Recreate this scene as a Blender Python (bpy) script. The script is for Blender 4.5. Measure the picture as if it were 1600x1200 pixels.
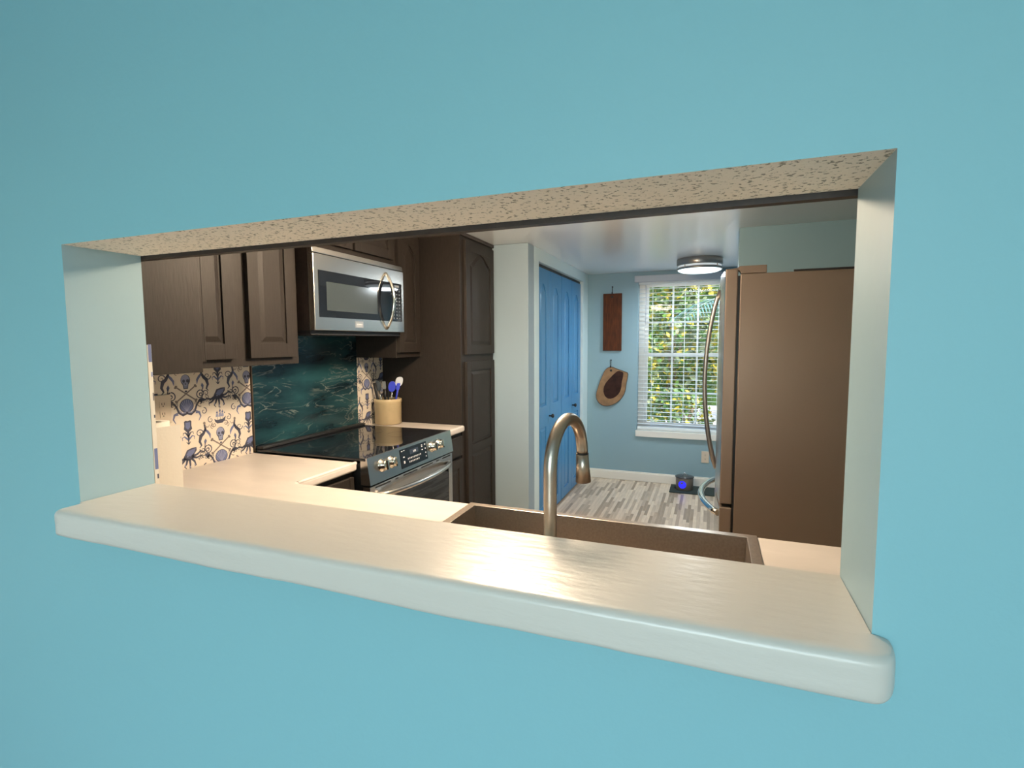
import bpy, bmesh, math, random
from mathutils import Vector, Matrix, noise

for o in list(bpy.data.objects): bpy.data.objects.remove(o)
S = bpy.context.scene; C = S.collection
random.seed(7)
R = math.radians

# ------------------------------------------------------------------ camera
cam = bpy.data.cameras.new('camera'); cam.sensor_width = 36; cam.lens = 810.576/1600*36
cam.clip_start = 0.02; cam.clip_end = 200
co = bpy.data.objects.new('camera', cam); C.objects.link(co); S.camera = co
p, yw, ro = R(4.664), R(-20.987), R(.308)
fwd = Vector((math.sin(yw)*math.cos(p), math.cos(yw)*math.cos(p), -math.sin(p)))
ri = Vector((math.cos(yw), -math.sin(yw), 0)); dn = fwd.cross(ri)
r2 = math.cos(ro)*ri+math.sin(ro)*dn; d2 = -math.sin(ro)*ri+math.cos(ro)*dn
co.matrix_world = Matrix(((r2.x,-d2.x,-fwd.x,0),(r2.y,-d2.y,-fwd.y,-.733),(r2.z,-d2.z,-fwd.z,1.447),(0,0,0,1)))

# ------------------------------------------------------------------ world, sun, area light, exposure
W = bpy.data.worlds.new('world'); S.world = W; W.use_nodes = True
wn = W.node_tree; bg = wn.nodes['Background']
sky = wn.nodes.new('ShaderNodeTexSky'); sky.sky_type = 'NISHITA'; sky.sun_disc = False
sky.sun_elevation = R(48); sky.sun_rotation = R(120); sky.air_density = 1.2; sky.dust_density = 2.5
wn.links.new(sky.outputs[0], bg.inputs['Color']); bg.inputs['Strength'].default_value = 1.3
def light(name, kind, loc, energy, color, rot=(0,0,0), **kw):
    l = bpy.data.lights.new(name, kind); l.energy = energy; l.color = color
    for k, v in kw.items(): setattr(l, k, v)
    o = bpy.data.objects.new(name, l); C.objects.link(o); o.location = loc; o.rotation_euler = rot
    return o
light('sun', 'SUN', (0,-4,9), 4, (1,.95,.86), (R(12),R(38),0), angle=R(1))
# daylight coming in by the dining room's glass door, behind the camera
light('glass_door_daylight', 'AREA', (.0,-3.85,1.65), 96, (.70,.93,1.0), (R(90),0,0), shape='RECTANGLE', size=2.4, size_y=2.0)
# sky portal at the kitchen window (helps sample the sky, adds no light of its own)
light('kitchen_window_portal', 'AREA', (-.25,4.83,1.3), 1, (1,1,1), (R(-90),0,0), shape='RECTANGLE', size=.9, size_y=1.52).data.cycles.is_portal = True
S.view_settings.view_transform = 'Standard'; S.view_settings.look = 'None'
S.view_settings.exposure = 0.0; S.view_settings.gamma = 1.0; S.view_settings.use_curve_mapping = False

# ------------------------------------------------------------------ materials
def srgb(r, g, b):
    f = lambda c: (c/255/12.92) if c/255 <= .04045 else ((c/255+.055)/1.055)**2.4
    return (f(r), f(g), f(b), 1)
MATS = {}
def mat(name, col, rough=.5, metal=0, emit=None, estr=0, bump=0, bscale=60, stretch=(1,1,1), var=0, coat=0, spec=None):
    m = bpy.data.materials.new(name); m.use_nodes = True
    nt = m.node_tree; b = nt.nodes['Principled BSDF']
    if len(col) == 3: col = (*col, 1)
    b.inputs['Base Color'].default_value = col
    b.inputs['Roughness'].default_value = rough; b.inputs['Metallic'].default_value = metal
    if spec is not None: b.inputs['Specular IOR Level'].default_value = spec
    if coat: b.inputs['Coat Weight'].default_value = coat
    if emit: b.inputs['Emission Color'].default_value = (*emit, 1); b.inputs['Emission Strength'].default_value = estr
    tc = nt.nodes.new('ShaderNodeTexCoord'); mp = nt.nodes.new('ShaderNodeMapping'); mp.inputs['Scale'].default_value = stretch
    nz = nt.nodes.new('ShaderNodeTexNoise'); nz.inputs['Scale'].default_value = bscale; nz.inputs['Detail'].default_value = 4
    nt.links.new(tc.outputs['Object'], mp.inputs[0]); nt.links.new(mp.outputs[0], nz.inputs['Vector'])
    if bump:
        bp = nt.nodes.new('ShaderNodeBump'); bp.inputs['Strength'].default_value = bump; bp.inputs['Distance'].default_value = .003
        nt.links.new(nz.outputs['Fac'], bp.inputs['Height']); nt.links.new(bp.outputs[0], b.inputs['Normal'])
    if var:
        rp = nt.nodes.new('ShaderNodeValToRGB'); e = rp.color_ramp.elements
        e[0].position = .35; e[1].position = .65
        e[0].color = tuple(c*(1-var) for c in col[:3])+(1,); e[1].color = tuple(min(1, c*(1+var)) for c in col[:3])+(1,)
        nt.links.new(nz.outputs['Fac'], rp.inputs[0]); nt.links.new(rp.outputs[0], b.inputs['Base Color'])
    MATS[name] = m
    return m
def nodes(m): return m.node_tree, m.node_tree.nodes['Principled BSDF'], [n for n in m.node_tree.nodes if n.type == 'MAPPING'][0]

M = MATS
mat('teal_wall_paint', (.195,.41,.455), .55, bump=.10, bscale=90)
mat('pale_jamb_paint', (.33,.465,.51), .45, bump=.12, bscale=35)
mat('kitchen_wall_paint', (.235,.37,.43), .55, bump=.08, bscale=90)
mat('closet_wall_paint', (.66,.79,.80), .5, bump=.06, bscale=90)
mat('ceiling_paint', (.84,.88,.90), .19, bump=.05, bscale=30, stretch=(1,3,1))
mat('pantry_wall_dimmed_paint', (.30,.39,.45), .5, bump=.06, bscale=90)  # closet wall paint, darkened and cooled in colour to offset the warm lamp
mat('dining_floor', (.13,.11,.09), .5)
mat('room_paint', (.6,.66,.66), .7)
mat('blue_door_paint', (.055,.24,.48), .33, bump=.05, bscale=40)
mat('white_trim_paint', (.74,.73,.68), .35)
mat('white_blind', (.72,.78,.80), .4)
mat('backlit_grey', (.42,.47,.53), .45)  # backlight shade painted into the colour of the valance
mat('ledge_paint', (.53,.505,.455), .30, bump=.40, bscale=34, stretch=(.5,1.6,1.6))
mat('cabinet_paint', (.021,.0168,.0142), .48, spec=.22, bump=.12, bscale=55, stretch=(3,3,.4), var=.12)
mat('dark_trim_stain', (.030,.020,.016), .45, var=.2)
mat('black_gloss', (.006,.006,.008), .06)
mat('black_glass', (.008,.010,.014), .03)
mat('black_matte', (.012,.012,.013), .5)
mat('dark_glass_window', (.035,.045,.05), .12)
mat('stainless', (.56,.54,.51), .27, 1, bump=.04, bscale=120, stretch=(1,.05,1))
mat('stainless_dark', (.36,.33,.30), .33, 1, bump=.03, bscale=120)
mat('brushed_nickel', (.40,.345,.29), .30, 1)
mat('bright_chrome', (.80,.77,.70), .12, 1)
mat('fridge_side_metal', (.142,.104,.077), .42, .25, bump=.06, bscale=300)
mat('sink_steel', (.40,.345,.295), .32, .85, bump=.03, bscale=150, var=.08)
mat('counter_laminate', (.61,.555,.51), .30, bscale=5, stretch=(1,2.5,1), var=.05, bump=.03)
mat('crock_glaze', (.52,.41,.24), .38, var=.05, bscale=14)
mat('paper_towel', (.66,.63,.57), .9, bump=.2, bscale=120)
mat('plate_almond', (.62,.53,.42), .45)
mat('utensil_blue', (.035,.055,.50), .35)
mat('utensil_pale', (.55,.58,.62), .35)
mat('utensil_black', (.012,.012,.013), .35)
mat('utensil_steel', (.6,.58,.55), .25, 1)
mat('board_walnut', (.080,.021,.006), .55, spec=.2, bscale=9, stretch=(8,8,1), var=.35)
mat('slab_heartwood', (.028,.009,.006), .6, spec=.2, bscale=12, stretch=(1,1,2), var=.35)
mat('slab_sapwood', (.25,.135,.058), .55, bscale=14, var=.2)
mat('slab_bark', (.06,.04,.025), .8)
mat('iron_black', (.01,.01,.01), .5)
mat('pot_grey', (.19,.17,.15), .45, .2)
mat('pot_lid', (.10,.10,.105), .2, .6)
mat('emblem_blue', (.02,.02,.8), .25, emit=(.02,.02,1), estr=1.0)
mat('emblem_pale', (.3,.4,1), .3, emit=(.3,.35,1), estr=.8)
mat('mat_green_black', (.018,.030,.026), .8, bump=.3, bscale=200)
mat('lamp_metal', (.34,.32,.30), .3, .9)
mat('lamp_glass_side', (.5,.52,.52), .3, emit=(.85,.95,1), estr=.45)
mat('lamp_glass', (.85,.9,.92), .3, emit=(.80,.95,1), estr=1.6)
mat('lamp_glass_warm', (.9,.85,.75), .3, emit=(1,.77,.54), estr=165)
mat('bounce_ground', (.45,.43,.38), .9, var=.4, bscale=6)  # pale concrete tone, chosen to bounce sunlight up onto the kitchen ceiling
mat('bark', (.16,.12,.08), .9, var=.3, bscale=20)
mat('leaf_green', (.055,.125,.018), .5, var=.45, bscale=9)
mat('leaf_yellow', (.30,.25,.012), .5, var=.35, bscale=9)
mat('leaf_pale', (.13,.17,.07), .45, var=.5, bscale=11)
mat('palm_leaf', (.06,.14,.10), .4, var=.3, bscale=12)
mat('marking_white', (.62,.64,.66), .5)
mat('marking_dim', (.16,.18,.20), .5)
mat('burner_grey', (.03,.03,.032), .12)
mat('display_blue', (.03,.04,.06), .1)
mat('badge_grey', (.50,.50,.50), .3, .8)
mat('paper_cream', (.70,.63,.53), .5)
mat('ink_dark', (.055,.060,.095), .55)
mat('ink_blue', (.125,.150,.285), .55)
mat('ink_light', (.26,.285,.43), .55)
mat('ink_brown', (.20,.165,.15), .55)
g = bpy.data.materials.new('window_glass'); g.use_nodes = True; MATS['window_glass'] = g
gn = g.node_tree; gn.nodes.remove(gn.nodes['Principled BSDF'])
tr = gn.nodes.new('ShaderNodeBsdfTransparent'); gl = gn.nodes.new('ShaderNodeBsdfGlossy'); gl.inputs['Roughness'].default_value = .02
mx = gn.nodes.new('ShaderNodeMixShader'); mx.inputs[0].default_value = .004
gn.links.new(tr.outputs[0], mx.inputs[1]); gn.links.new(gl.outputs[0], mx.inputs[2]); gn.links.new(mx.outputs[0], gn.nodes['Material Output'].inputs[0])

def soffit_mat():
    m = mat('speckled_soffit', (.88,.81,.70), .8); nt, b, mp = nodes(m)
    v = nt.nodes.new('ShaderNodeTexNoise'); v.inputs['Scale'].default_value = 125; v.inputs['Detail'].default_value = 2; v.inputs['Roughness'].default_value = .6
    nt.links.new(mp.outputs[0], v.inputs['Vector'])
    rp = nt.nodes.new('ShaderNodeValToRGB'); e = rp.color_ramp.elements
    e[0].position = .36; e[0].color = (.30,.28,.22,1); e[1].position = .42; e[1].color = (.88,.81,.70,1)
    nt.links.new(v.outputs['Fac'], rp.inputs[0]); nt.links.new(rp.outputs[0], b.inputs['Base Color'])
    bp = nt.nodes.new('ShaderNodeBump'); bp.inputs['Strength'].default_value = .5; bp.inputs['Distance'].default_value = .004
    nt.links.new(v.outputs['Fac'], bp.inputs['Height']); nt.links.new(bp.outputs[0], b.inputs['Normal'])
soffit_mat()

def floor_mat():   # narrow staggered plank strips, running along the kitchen
    m = mat('strip_plank_floor', (.4,.35,.3), .33); nt, b, mp = nodes(m)
    sw = nt.nodes.new('ShaderNodeMapping'); sw.inputs['Rotation'].default_value = (0,0,R(90))
    nt.links.new([n for n in nt.nodes if n.type == 'TEX_COORD'][0].outputs['Object'], sw.inputs[0])
    br = nt.nodes.new('ShaderNodeTexBrick'); br.offset = .37; br.offset_frequency = 2; br.squash = 1.6; br.squash_frequency = 3
    br.inputs['Scale'].default_value = 1; br.inputs['Brick Width'].default_value = .30; br.inputs['Row Height'].default_value = .026
    br.inputs['Mortar Size'].default_value = .0012; br.inputs['Mortar Smooth'].default_value = .3; br.inputs['Bias'].default_value = 0
    br.inputs['Color1'].default_value = (0,0,0,1); br.inputs['Color2'].default_value = (1,1,1,1); br.inputs['Mortar'].default_value = (.35,.35,.35,1)
    nt.links.new(sw.outputs[0], br.inputs['Vector'])
    rp = nt.nodes.new('ShaderNodeValToRGB'); el = rp.color_ramp.elements
    el[0].position = 0; el[0].color = (.30,.23,.165,1); el[1].position = 1; el[1].color = (.70,.58,.44,1)
    for pos, c in ((.22,(.43,.335,.25,1)), (.45,(.58,.47,.36,1)), (.7,(.66,.54,.42,1))):
        k = el.new(pos); k.color = c
    nt.links.new(br.outputs['Color'], rp.inputs[0])
    nz = nt.nodes.new('ShaderNodeTexNoise'); nz.inputs['Scale'].default_value = 8; nz.inputs['Detail'].default_value = 5
    m2 = nt.nodes.new('ShaderNodeMapping'); m2.inputs['Scale'].default_value = (8,1,1)
    nt.links.new([n for n in nt.nodes if n.type == 'TEX_COORD'][0].outputs['Object'], m2.inputs[0]); nt.links.new(m2.outputs[0], nz.inputs['Vector'])
    mixn = nt.nodes.new('ShaderNodeMix'); mixn.data_type = 'RGBA'; mixn.blend_type = 'MULTIPLY'; mixn.inputs['Factor'].default_value = .45
    nt.links.new(rp.outputs[0], mixn.inputs['A']); nt.links.new(nz.outputs['Color'], mixn.inputs['B'])
    nt.links.new(rp.outputs[0], b.inputs['Base Color'])
    rp2 = nt.nodes.new('ShaderNodeValToRGB'); rp2.color_ramp.elements[0].color = (.72,.72,.72,1); rp2.color_ramp.elements[1].color = (1.12,1.12,1.12,1)
    nt.links.new(nz.outputs['Fac'], rp2.inputs[0]); nt.links.new(rp2.outputs[0], mixn.inputs['B']); mixn.inputs['Factor'].default_value = 1
    nt.links.new(mixn.outputs['Result'], b.inputs['Base Color'])
floor_mat()

def slate_mat():   # dark teal poured panel with pale streaks like waves
    m = mat('teal_wave_panel', (.02,.06,.065), .16); nt, b, mp = nodes(m)
    mp.inputs['Scale'].default_value = (1,1,3.6)
    big = nt.nodes.new('ShaderNodeTexNoise'); big.inputs['Scale'].default_value = 2.6; big.inputs['Detail'].default_value = 5
    nt.links.new(mp.outputs[0], big.inputs['Vector'])
    rp = nt.nodes.new('ShaderNodeValToRGB'); e = rp.color_ramp.elements
    e[0].position = .36; e[0].color = (.006,.017,.024,1); e[1].position = .66; e[1].color = (.018,.068,.078,1)
    nt.links.new(big.outputs['Fac'], rp.inputs[0])
    wv = nt.nodes.new('ShaderNodeTexNoise'); wv.inputs['Scale'].default_value = 4.2; wv.inputs['Detail'].default_value = 6; wv.inputs['Distortion'].default_value = 1.6
    nt.links.new(mp.outputs[0], wv.inputs['Vector'])
    r2_ = nt.nodes.new('ShaderNodeValToRGB'); e = r2_.color_ramp.elements
    e[0].position = .485; e[0].color = (0,0,0,1); e[1].position = .50; e[1].color = (.55,.55,.55,1)
    k = e.new(.54); k.color = (0,0,0,1)
    nt.links.new(wv.outputs['Fac'], r2_.inputs[0])
    mk = nt.nodes.new('ShaderNodeMath'); mk.operation = 'MULTIPLY'
    pt_ = nt.nodes.new('ShaderNodeTexNoise'); pt_.inputs['Scale'].default_value = 3.7; pt_.inputs['Detail'].default_value = 3
    nt.links.new(mp.outputs[0], pt_.inputs['Vector'])
    pr_ = nt.nodes.new('ShaderNodeValToRGB'); pr_.color_ramp.elements[0].position = .42; pr_.color_ramp.elements[1].position = .66
    nt.links.new(pt_.outputs['Fac'], pr_.inputs[0])
    nt.links.new(r2_.outputs[0], mk.inputs[0]); nt.links.new(pr_.outputs[0], mk.inputs[1])
    mi = nt.nodes.new('ShaderNodeMix'); mi.data_type = 'RGBA'; mi.inputs['B'].default_value = (.33,.34,.29,1)
    nt.links.new(mk.outputs[0], mi.inputs['Factor']); nt.links.new(rp.outputs[0], mi.inputs['A'])
    nt.links.new(mi.outputs['Result'], b.inputs['Base Color'])
slate_mat()

# ------------------------------------------------------------------ mesh helpers
ORG = {}
class MB:
    def __init__(s): s.bm = bmesh.new()
    def _m(s, faces, i):
        for f in faces: f.material_index = i
        return faces
    def face(s, pts, i=0): f = s.bm.faces.new([s.bm.verts.new(q) for q in pts]); f.material_index = i; return f
    def box(s, x0, x1, y0, y1, z0, z1, i=0):
        v = [s.bm.verts.new(q) for q in ((x0,y0,z0),(x1,y0,z0),(x1,y1,z0),(x0,y1,z0),(x0,y0,z1),(x1,y0,z1),(x1,y1,z1),(x0,y1,z1))]
        for q in ((3,2,1,0),(4,5,6,7),(0,1,5,4),(1,2,6,5),(2,3,7,6),(3,0,4,7)):
            f = s.bm.faces.new([v[k] for k in q]); f.material_index = i
        return s
    def prism(s, poly, mapf, n0, n1, i=0):     # poly of (u,v); mapf(u,v,n) -> xyz
        a = [s.bm.verts.new(mapf(u,v,n0)) for u, v in poly]; b = [s.bm.verts.new(mapf(u,v,n1)) for u, v in poly]
        k = len(poly)
        fs = [s.bm.faces.new(a[::-1]), s.bm.faces.new(b)]
        for j in range(k): fs.append(s.bm.faces.new((a[j],a[(j+1)%k],b[(j+1)%k],b[j])))
        s._m(fs, i); return s
    def frustum(s, pa, pb, mapf, n0, n1, i=0):  # base loop pa at n0, top loop pb at n1
        a = [s.bm.verts.new(mapf(u,v,n0)) for u, v in pa]; b = [s.bm.verts.new(mapf(u,v,n1)) for u, v in pb]
        k = len(pa); fs = [s.bm.faces.new(b)]
        for j in range(k): fs.append(s.bm.faces.new((a[j],a[(j+1)%k],b[(j+1)%k],b[j])))
        s._m(fs, i); return s
    def lathe(s, prof, c, n=32, i=0, axis='z', smooth=True):
        rings = []
        for r, h in prof:
            ring = []
            for k in range(n):
                a = 2*math.pi*k/n; u, v = r*math.cos(a), r*math.sin(a)
                q = (u,v,h) if axis == 'z' else ((h,u,v) if axis == 'x' else (u,h,v))
                ring.append(s.bm.verts.new((c[0]+q[0], c[1]+q[1], c[2]+q[2])))
            rings.append(ring)
        for A, B in zip(rings, rings[1:]):
            for k in range(n):
                f = s.bm.faces.new((A[k],A[(k+1)%n],B[(k+1)%n],B[k])); f.material_index = i; f.smooth = smooth
        for ring, rv in ((rings[0], True), (rings[-1], False)):
            f = s.bm.faces.new(ring[::-1] if rv else ring); f.material_index = i
        return s
    def tube(s, path, r, n=12, i=0, flat=1.0, up=None):
        path = [Vector(q) for q in path]; rings = []; prev = None
        rs = r if isinstance(r, (list,tuple)) else [r]*len(path)
        for k, q in enumerate(path):
            t = (path[min(k+1,len(path)-1)]-path[max(k-1,0)]).normalized()
            if prev is None:
                a = Vector(up) if up else (Vector((0,0,1)) if abs(t.z) < .9 else Vector((1,0,0)))
            else: a = prev
            a = (a - t*a.dot(t)).normalized(); b = t.cross(a); prev = a
            rings.append([s.bm.verts.new(q + rs[k]*(math.cos(2*math.pi*j/n)*a + flat*math.sin(2*math.pi*j/n)*b)) for j in range(n)])
        for A, B in zip(rings, rings[1:]):
            for j in range(n):
                f = s.bm.faces.new((A[j],A[(j+1)%n],B[(j+1)%n],B[j])); f.material_index = i; f.smooth = True
        s.bm.faces.new(rings[0][::-1]).material_index = i; s.bm.faces.new(rings[-1]).material_index = i
        return s
    def cells(s, xs, ys, z0, z1, keep, i=0):
        V = {}
        def v(a, b, z):
            if (a,b,z) not in V: V[(a,b,z)] = s.bm.verts.new((xs[a],ys[b],z))
            return V[(a,b,z)]
        nx, ny = len(xs)-1, len(ys)-1
        K = lambda a, b: 0 <= a < nx and 0 <= b < ny and keep(a,b)
        for a in range(nx):
            for b in range(ny):
                if not K(a,b): continue
                fs = [s.bm.faces.new((v(a,b,z1),v(a+1,b,z1),v(a+1,b+1,z1),v(a,b+1,z1))), s.bm.faces.new((v(a,b+1,z0),v(a+1,b+1,z0),v(a+1,b,z0),v(a,b,z0)))]
                if not K(a,b-1): fs.append(s.bm.faces.new((v(a,b,z0),v(a+1,b,z0),v(a+1,b,z1),v(a,b,z1))))
                if not K(a,b+1): fs.append(s.bm.faces.new((v(a+1,b+1,z0),v(a,b+1,z0),v(a,b+1,z1),v(a+1,b+1,z1))))
                if not K(a-1,b): fs.append(s.bm.faces.new((v(a,b+1,z0),v(a,b,z0),v(a,b,z1),v(a,b+1,z1))))
                if not K(a+1,b): fs.append(s.bm.faces.new((v(a+1,b,z0),v(a+1,b+1,z0),v(a+1,b+1,z1),v(a+1,b,z1))))
                s._m(fs, i)
        return s

def obj(name, mb, mats, parent=None, bevel=0, seg=2, normals=True):
    bm = mb.bm
    if normals: bmesh.ops.recalc_face_normals(bm, faces=bm.faces[:])
    org = ORG.get(parent.name, Vector()) if parent else Vector()
    if org.length: bmesh.ops.translate(bm, verts=bm.verts[:], vec=-org)
    me = bpy.data.meshes.new(name); bm.to_mesh(me); bm.free()
    for m in (mats if isinstance(mats, (list,tuple)) else [mats]): me.materials.append(MATS[m])
    o = bpy.data.objects.new(name, me); C.objects.link(o)
    if parent: o.parent = parent; ORG[o.name] = org
    if bevel:
        b = o.modifiers.new('bevel', 'BEVEL'); b.width = bevel; b.segments = seg; b.limit_method = 'ANGLE'; b.angle_limit = R(40)
        b.harden_normals = False
    return o
def tag(o, label=None, cat=None, group=None, kind=None):
    if label: o['label'] = label
    if cat: o['category'] = cat
    if group: o['group'] = group
    if kind: o['kind'] = kind
    return o
def thing(name, loc, label, cat, group=None):
    o = bpy.data.objects.new(name, None); C.objects.link(o); o.location = loc; o.empty_display_size = .05
    ORG[o.name] = Vector(loc); return tag(o, label, cat, group)
def struct(name, mb, mats, parent=None, bevel=0):
    o = obj(name, mb, mats, parent, bevel)
    if not parent: o['kind'] = 'structure'
    return o
# planes: x-facing (u=y, v=z, n=+x), y-facing
def MX(x, s=1): return lambda u, v, n: (x+s*n, u, v)
def MY(y, s=1): return lambda u, v, n: (u, y+s*n, v)

def rect(u0, u1, v0, v1): return [(u0,v0),(u1,v0),(u1,v1),(u0,v1)]
def archy(t):    # cathedral arch 0..1 across the opening
    d = abs(t-.5)*2
    return 0 if d > .92 else math.cos(d/.92*math.pi/2)**1.25
def door_leaf(mapf, u0, u1, v0, v1, t, panels, st=.055, base=0.0, mb=None, rise=.055, back=.007, inset=.028):
    """slab with stiles, rails and raised panels; panels = [(pv0, pv1, arched)] from bottom to top"""
    mb = mb or MB()
    mb.prism(rect(u0,u1,v0,v1), mapf, base, base+t-back)
    a, b = base+t-back-.001, base+t
    mb.prism(rect(u0,u0+st,v0,v1), mapf, a, b); mb.prism(rect(u1-st,u1,v0,v1), mapf, a, b)
    lo = v0
    pu0, pu1 = u0+st, u1-st
    for pv0, pv1, ar in panels:
        mb.prism(rect(pu0,pu1,lo,pv0), mapf, a, b); lo = pv1
        N = 14 if ar else 1
        sh = pv1 - (rise if ar else 0)
        top = lambda t_, off=0: sh + (rise*archy(t_) if ar else 0) - off
        def loop(i_, off):
            q = [(pu0+i_, pv0+i_), (pu1-i_, pv0+i_)]
            for k in range(N+1):
                tt = 1-k/N; q.append((pu0+i_+(pu1-pu0-2*i_)*tt, top(tt, i_)))
            return q
        mb.frustum(loop(.004,0), loop(inset,0), mapf, a, b-.001)
        if ar:
            for k in range(N):
                t0, t1 = k/N, (k+1)/N; w = pu1-pu0
                mb.prism([(pu0+w*t0,top(t0)),(pu0+w*t1,top(t1)),(pu0+w*t1,pv1),(pu0+w*t0,pv1)], mapf, a, b)
    mb.prism(rect(pu0,pu1,lo,v1), mapf, a, b)
    return mb

# ------------------------------------------------------------------ key dimensions
XL, XR, ZT, ZS, T = -1.344, .194, 1.666, 1.085, .171
XW, CEIL, YF = -2.083, 2.139, 4.665
CT = .914
# ------------------------------------------------------------------ room shell
def wall_with_hole():
    mb = MB()
    x0, x1, z1, zb = -3.6, 2.4, 2.44, 1.024
    for X0, X1, Z0, Z1 in ((x0,XL,0,z1), (XR,x1,0,z1), (XL,XR,0,zb), (XL,XR,ZT,z1)):
        mb.box(X0, X1, 0, T, Z0, Z1)
    bmesh.ops.remove_doubles(mb.bm, verts=mb.bm.verts[:], dist=1e-5)
    for f in mb.bm.faces:
        f.normal_update(); c = f.calc_center_median(); n = f.normal
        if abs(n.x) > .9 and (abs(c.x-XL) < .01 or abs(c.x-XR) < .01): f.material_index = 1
        elif abs(n.z) > .9 and abs(c.z-ZT) < .01: f.material_index = 2
        elif abs(n.y) > .9 and c.y > .1: f.material_index = 3
    return mb
struct('wall_front', wall_with_hole(), ['teal_wall_paint','pale_jamb_paint','speckled_soffit','kitchen_wall_paint'])
struct('floor', MB().box(-2.3,1.2,T-.05,4.82,-.1,0), 'strip_plank_floor')
struct('floor_dining', MB().box(-3.7,2.5,-4.2,T-.051,-.1,0), 'dining_floor')
struct('ceiling', MB().box(-2.25,1.1,T+.001,4.82,CEIL,CEIL+.12), 'ceiling_paint')
struct('wall_left', MB().box(XW-.12,XW,T+.001,2.9,0,CEIL-.001), 'kitchen_wall_paint')
mb = MB().box(XW-.1,-1.216,2.766,2.90,0,CEIL-.001)          # short wall beside the pantry, and the closet wall
struct('wall_pantry', mb, 'pantry_wall_dimmed_paint', bevel=.004)
mb = MB()
mb.box(-1.35,-1.216,2.901,3.010,0,CEIL-.001); mb.box(-1.35,-1.216,4.446,YF-.001,0,CEIL-.001); mb.box(-1.35,-1.216,3.010,4.446,2.045,CEIL-.001)
struct('wall_closet', mb, 'closet_wall_paint')
struct('wall_closet_back', MB().box(-1.99,-1.95,2.901,4.66,0,CEIL-.001), 'room_paint')
wx0, wx1, wz0, wz1 = -.70, .20, .535, 2.06
mb = MB()
for a, b, c, d in ((-2.2,wx0,0,CEIL-.001), (wx1,1.1,0,CEIL-.001), (wx0,wx1,0,wz0), (wx0,wx1,wz1,CEIL-.001)): mb.box(a,b,YF,YF+.155,c,d)
struct('wall_back', mb, 'kitchen_wall_paint')
struct('wall_fridge', MB().box(.146,1.05,2.815,2.93,0,CEIL-.001), 'kitchen_wall_paint')
struct('wall_right', MB().box(1.051,1.15,T+.001,YF-.001,0,CEIL-.001), 'kitchen_wall_paint')
mb = MB().box(-1.214,.9,YF-.016,YF-.001,.001,.085); mb.box(-1.214,.9,YF-.011,YF-.001,.085,.097)
struct('baseboard_back', mb, 'white_trim_paint', bevel=.004)
# dark stained strip behind the header of the opening
struct('trim_1', MB().box(XL-.19,XR+.3,T+.002,T+.021,1.657,1.70), 'dark_trim_stain')
# dining room shell behind the camera
struct('wall_dining_left', MB().box(-3.7,-3.601,-4.1,0,0,2.44), 'room_paint')
struct('wall_dining_right', MB().box(2.401,2.5,-4.1,0,0,2.44), 'room_paint')
mb = MB()
for a, b, c, d in ((-3.6,-1.1,0,2.44), (1.4,2.4,0,2.44), (-1.1,1.4,2.25,2.44)): mb.box(a,b,-4.1,-4.0,c,d)
struct('wall_dining_back', mb, 'room_paint')
struct('ceiling_dining', MB().box(-3.7,2.5,-4.1,.16,2.442,2.54), 'ceiling_paint')

# ------------------------------------------------------------------ ledge of the pass-through
mb = MB()
mb.box(XL+.001, XR-.001, -.0018, T-.001, 1.027, ZS)
xe0, xe1, n = -1.343, .2125, 90
def section(x):
    d0, d1 = x-xe0, xe1-x
    q = lambda d, r: math.sqrt(max(0, 1-(1-min(d/r,1))**2))
    f = min(q(d0,.016), q(d1,.030))
    D = .0605*(.30+.70*f) + .0016*noise.noise(Vector((x*6,1,4)))
    zt = ZS - .007*(1-f); zb = 1.027 + .013*(1-f) + .0030*noise.noise(Vector((x*4,5,2))) + .0012*noise.noise(Vector((x*17,5,2)))
    r1, r2 = min(.015,D*.55), min(.009,D*.4)
    pts = [(-.0016,zt), (-D*.35,zt), (-D+r1+.004,zt)]
    for k in range(7):
        a = math.pi/2*k/6; pts.append((-D+r1-r1*math.sin(a), zt-r1*.75+r1*.75*math.cos(a)))
    for k in range(1,4): pts.append((-D+.0012*noise.noise(Vector((x*8,k*2.1,9))), zt-r1*.75+(zb+r2-zt+r1*.75)*k/4))
    for k in range(5):
        a = math.pi/2*k/4; pts.append((-D+r2-r2*math.cos(a), zb+r2-r2*math.sin(a)))
    pts.append((-.0016,zb))
    return [mb.bm.verts.new((x,y,z)) for y, z in pts]
st = [xe0+.0003, xe0+.002, xe0+.005, xe0+.010] + [xe0+.016+(xe1-.030-xe0-.016)*k/n for k in range(n+1)] + [xe1-.024, xe1-.018, xe1-.012, xe1-.007, xe1-.003, xe1-.001, xe1-.0002]
rings = [section(x) for x in st]
for A, B in zip(rings, rings[1:]):
    for k in range(len(A)-1):
        f = mb.bm.faces.new((A[k],A[(k+1)%len(A)],B[(k+1)%len(A)],B[k])); f.smooth = True
mb.bm.faces.new(rings[0]); mb.bm.faces.new(rings[-1][::-1])
led = obj('pass_through_ledge', mb, 'ledge_paint')
tag(led, 'rough white painted ledge along the bottom of the pass-through opening', 'ledge')

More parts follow.
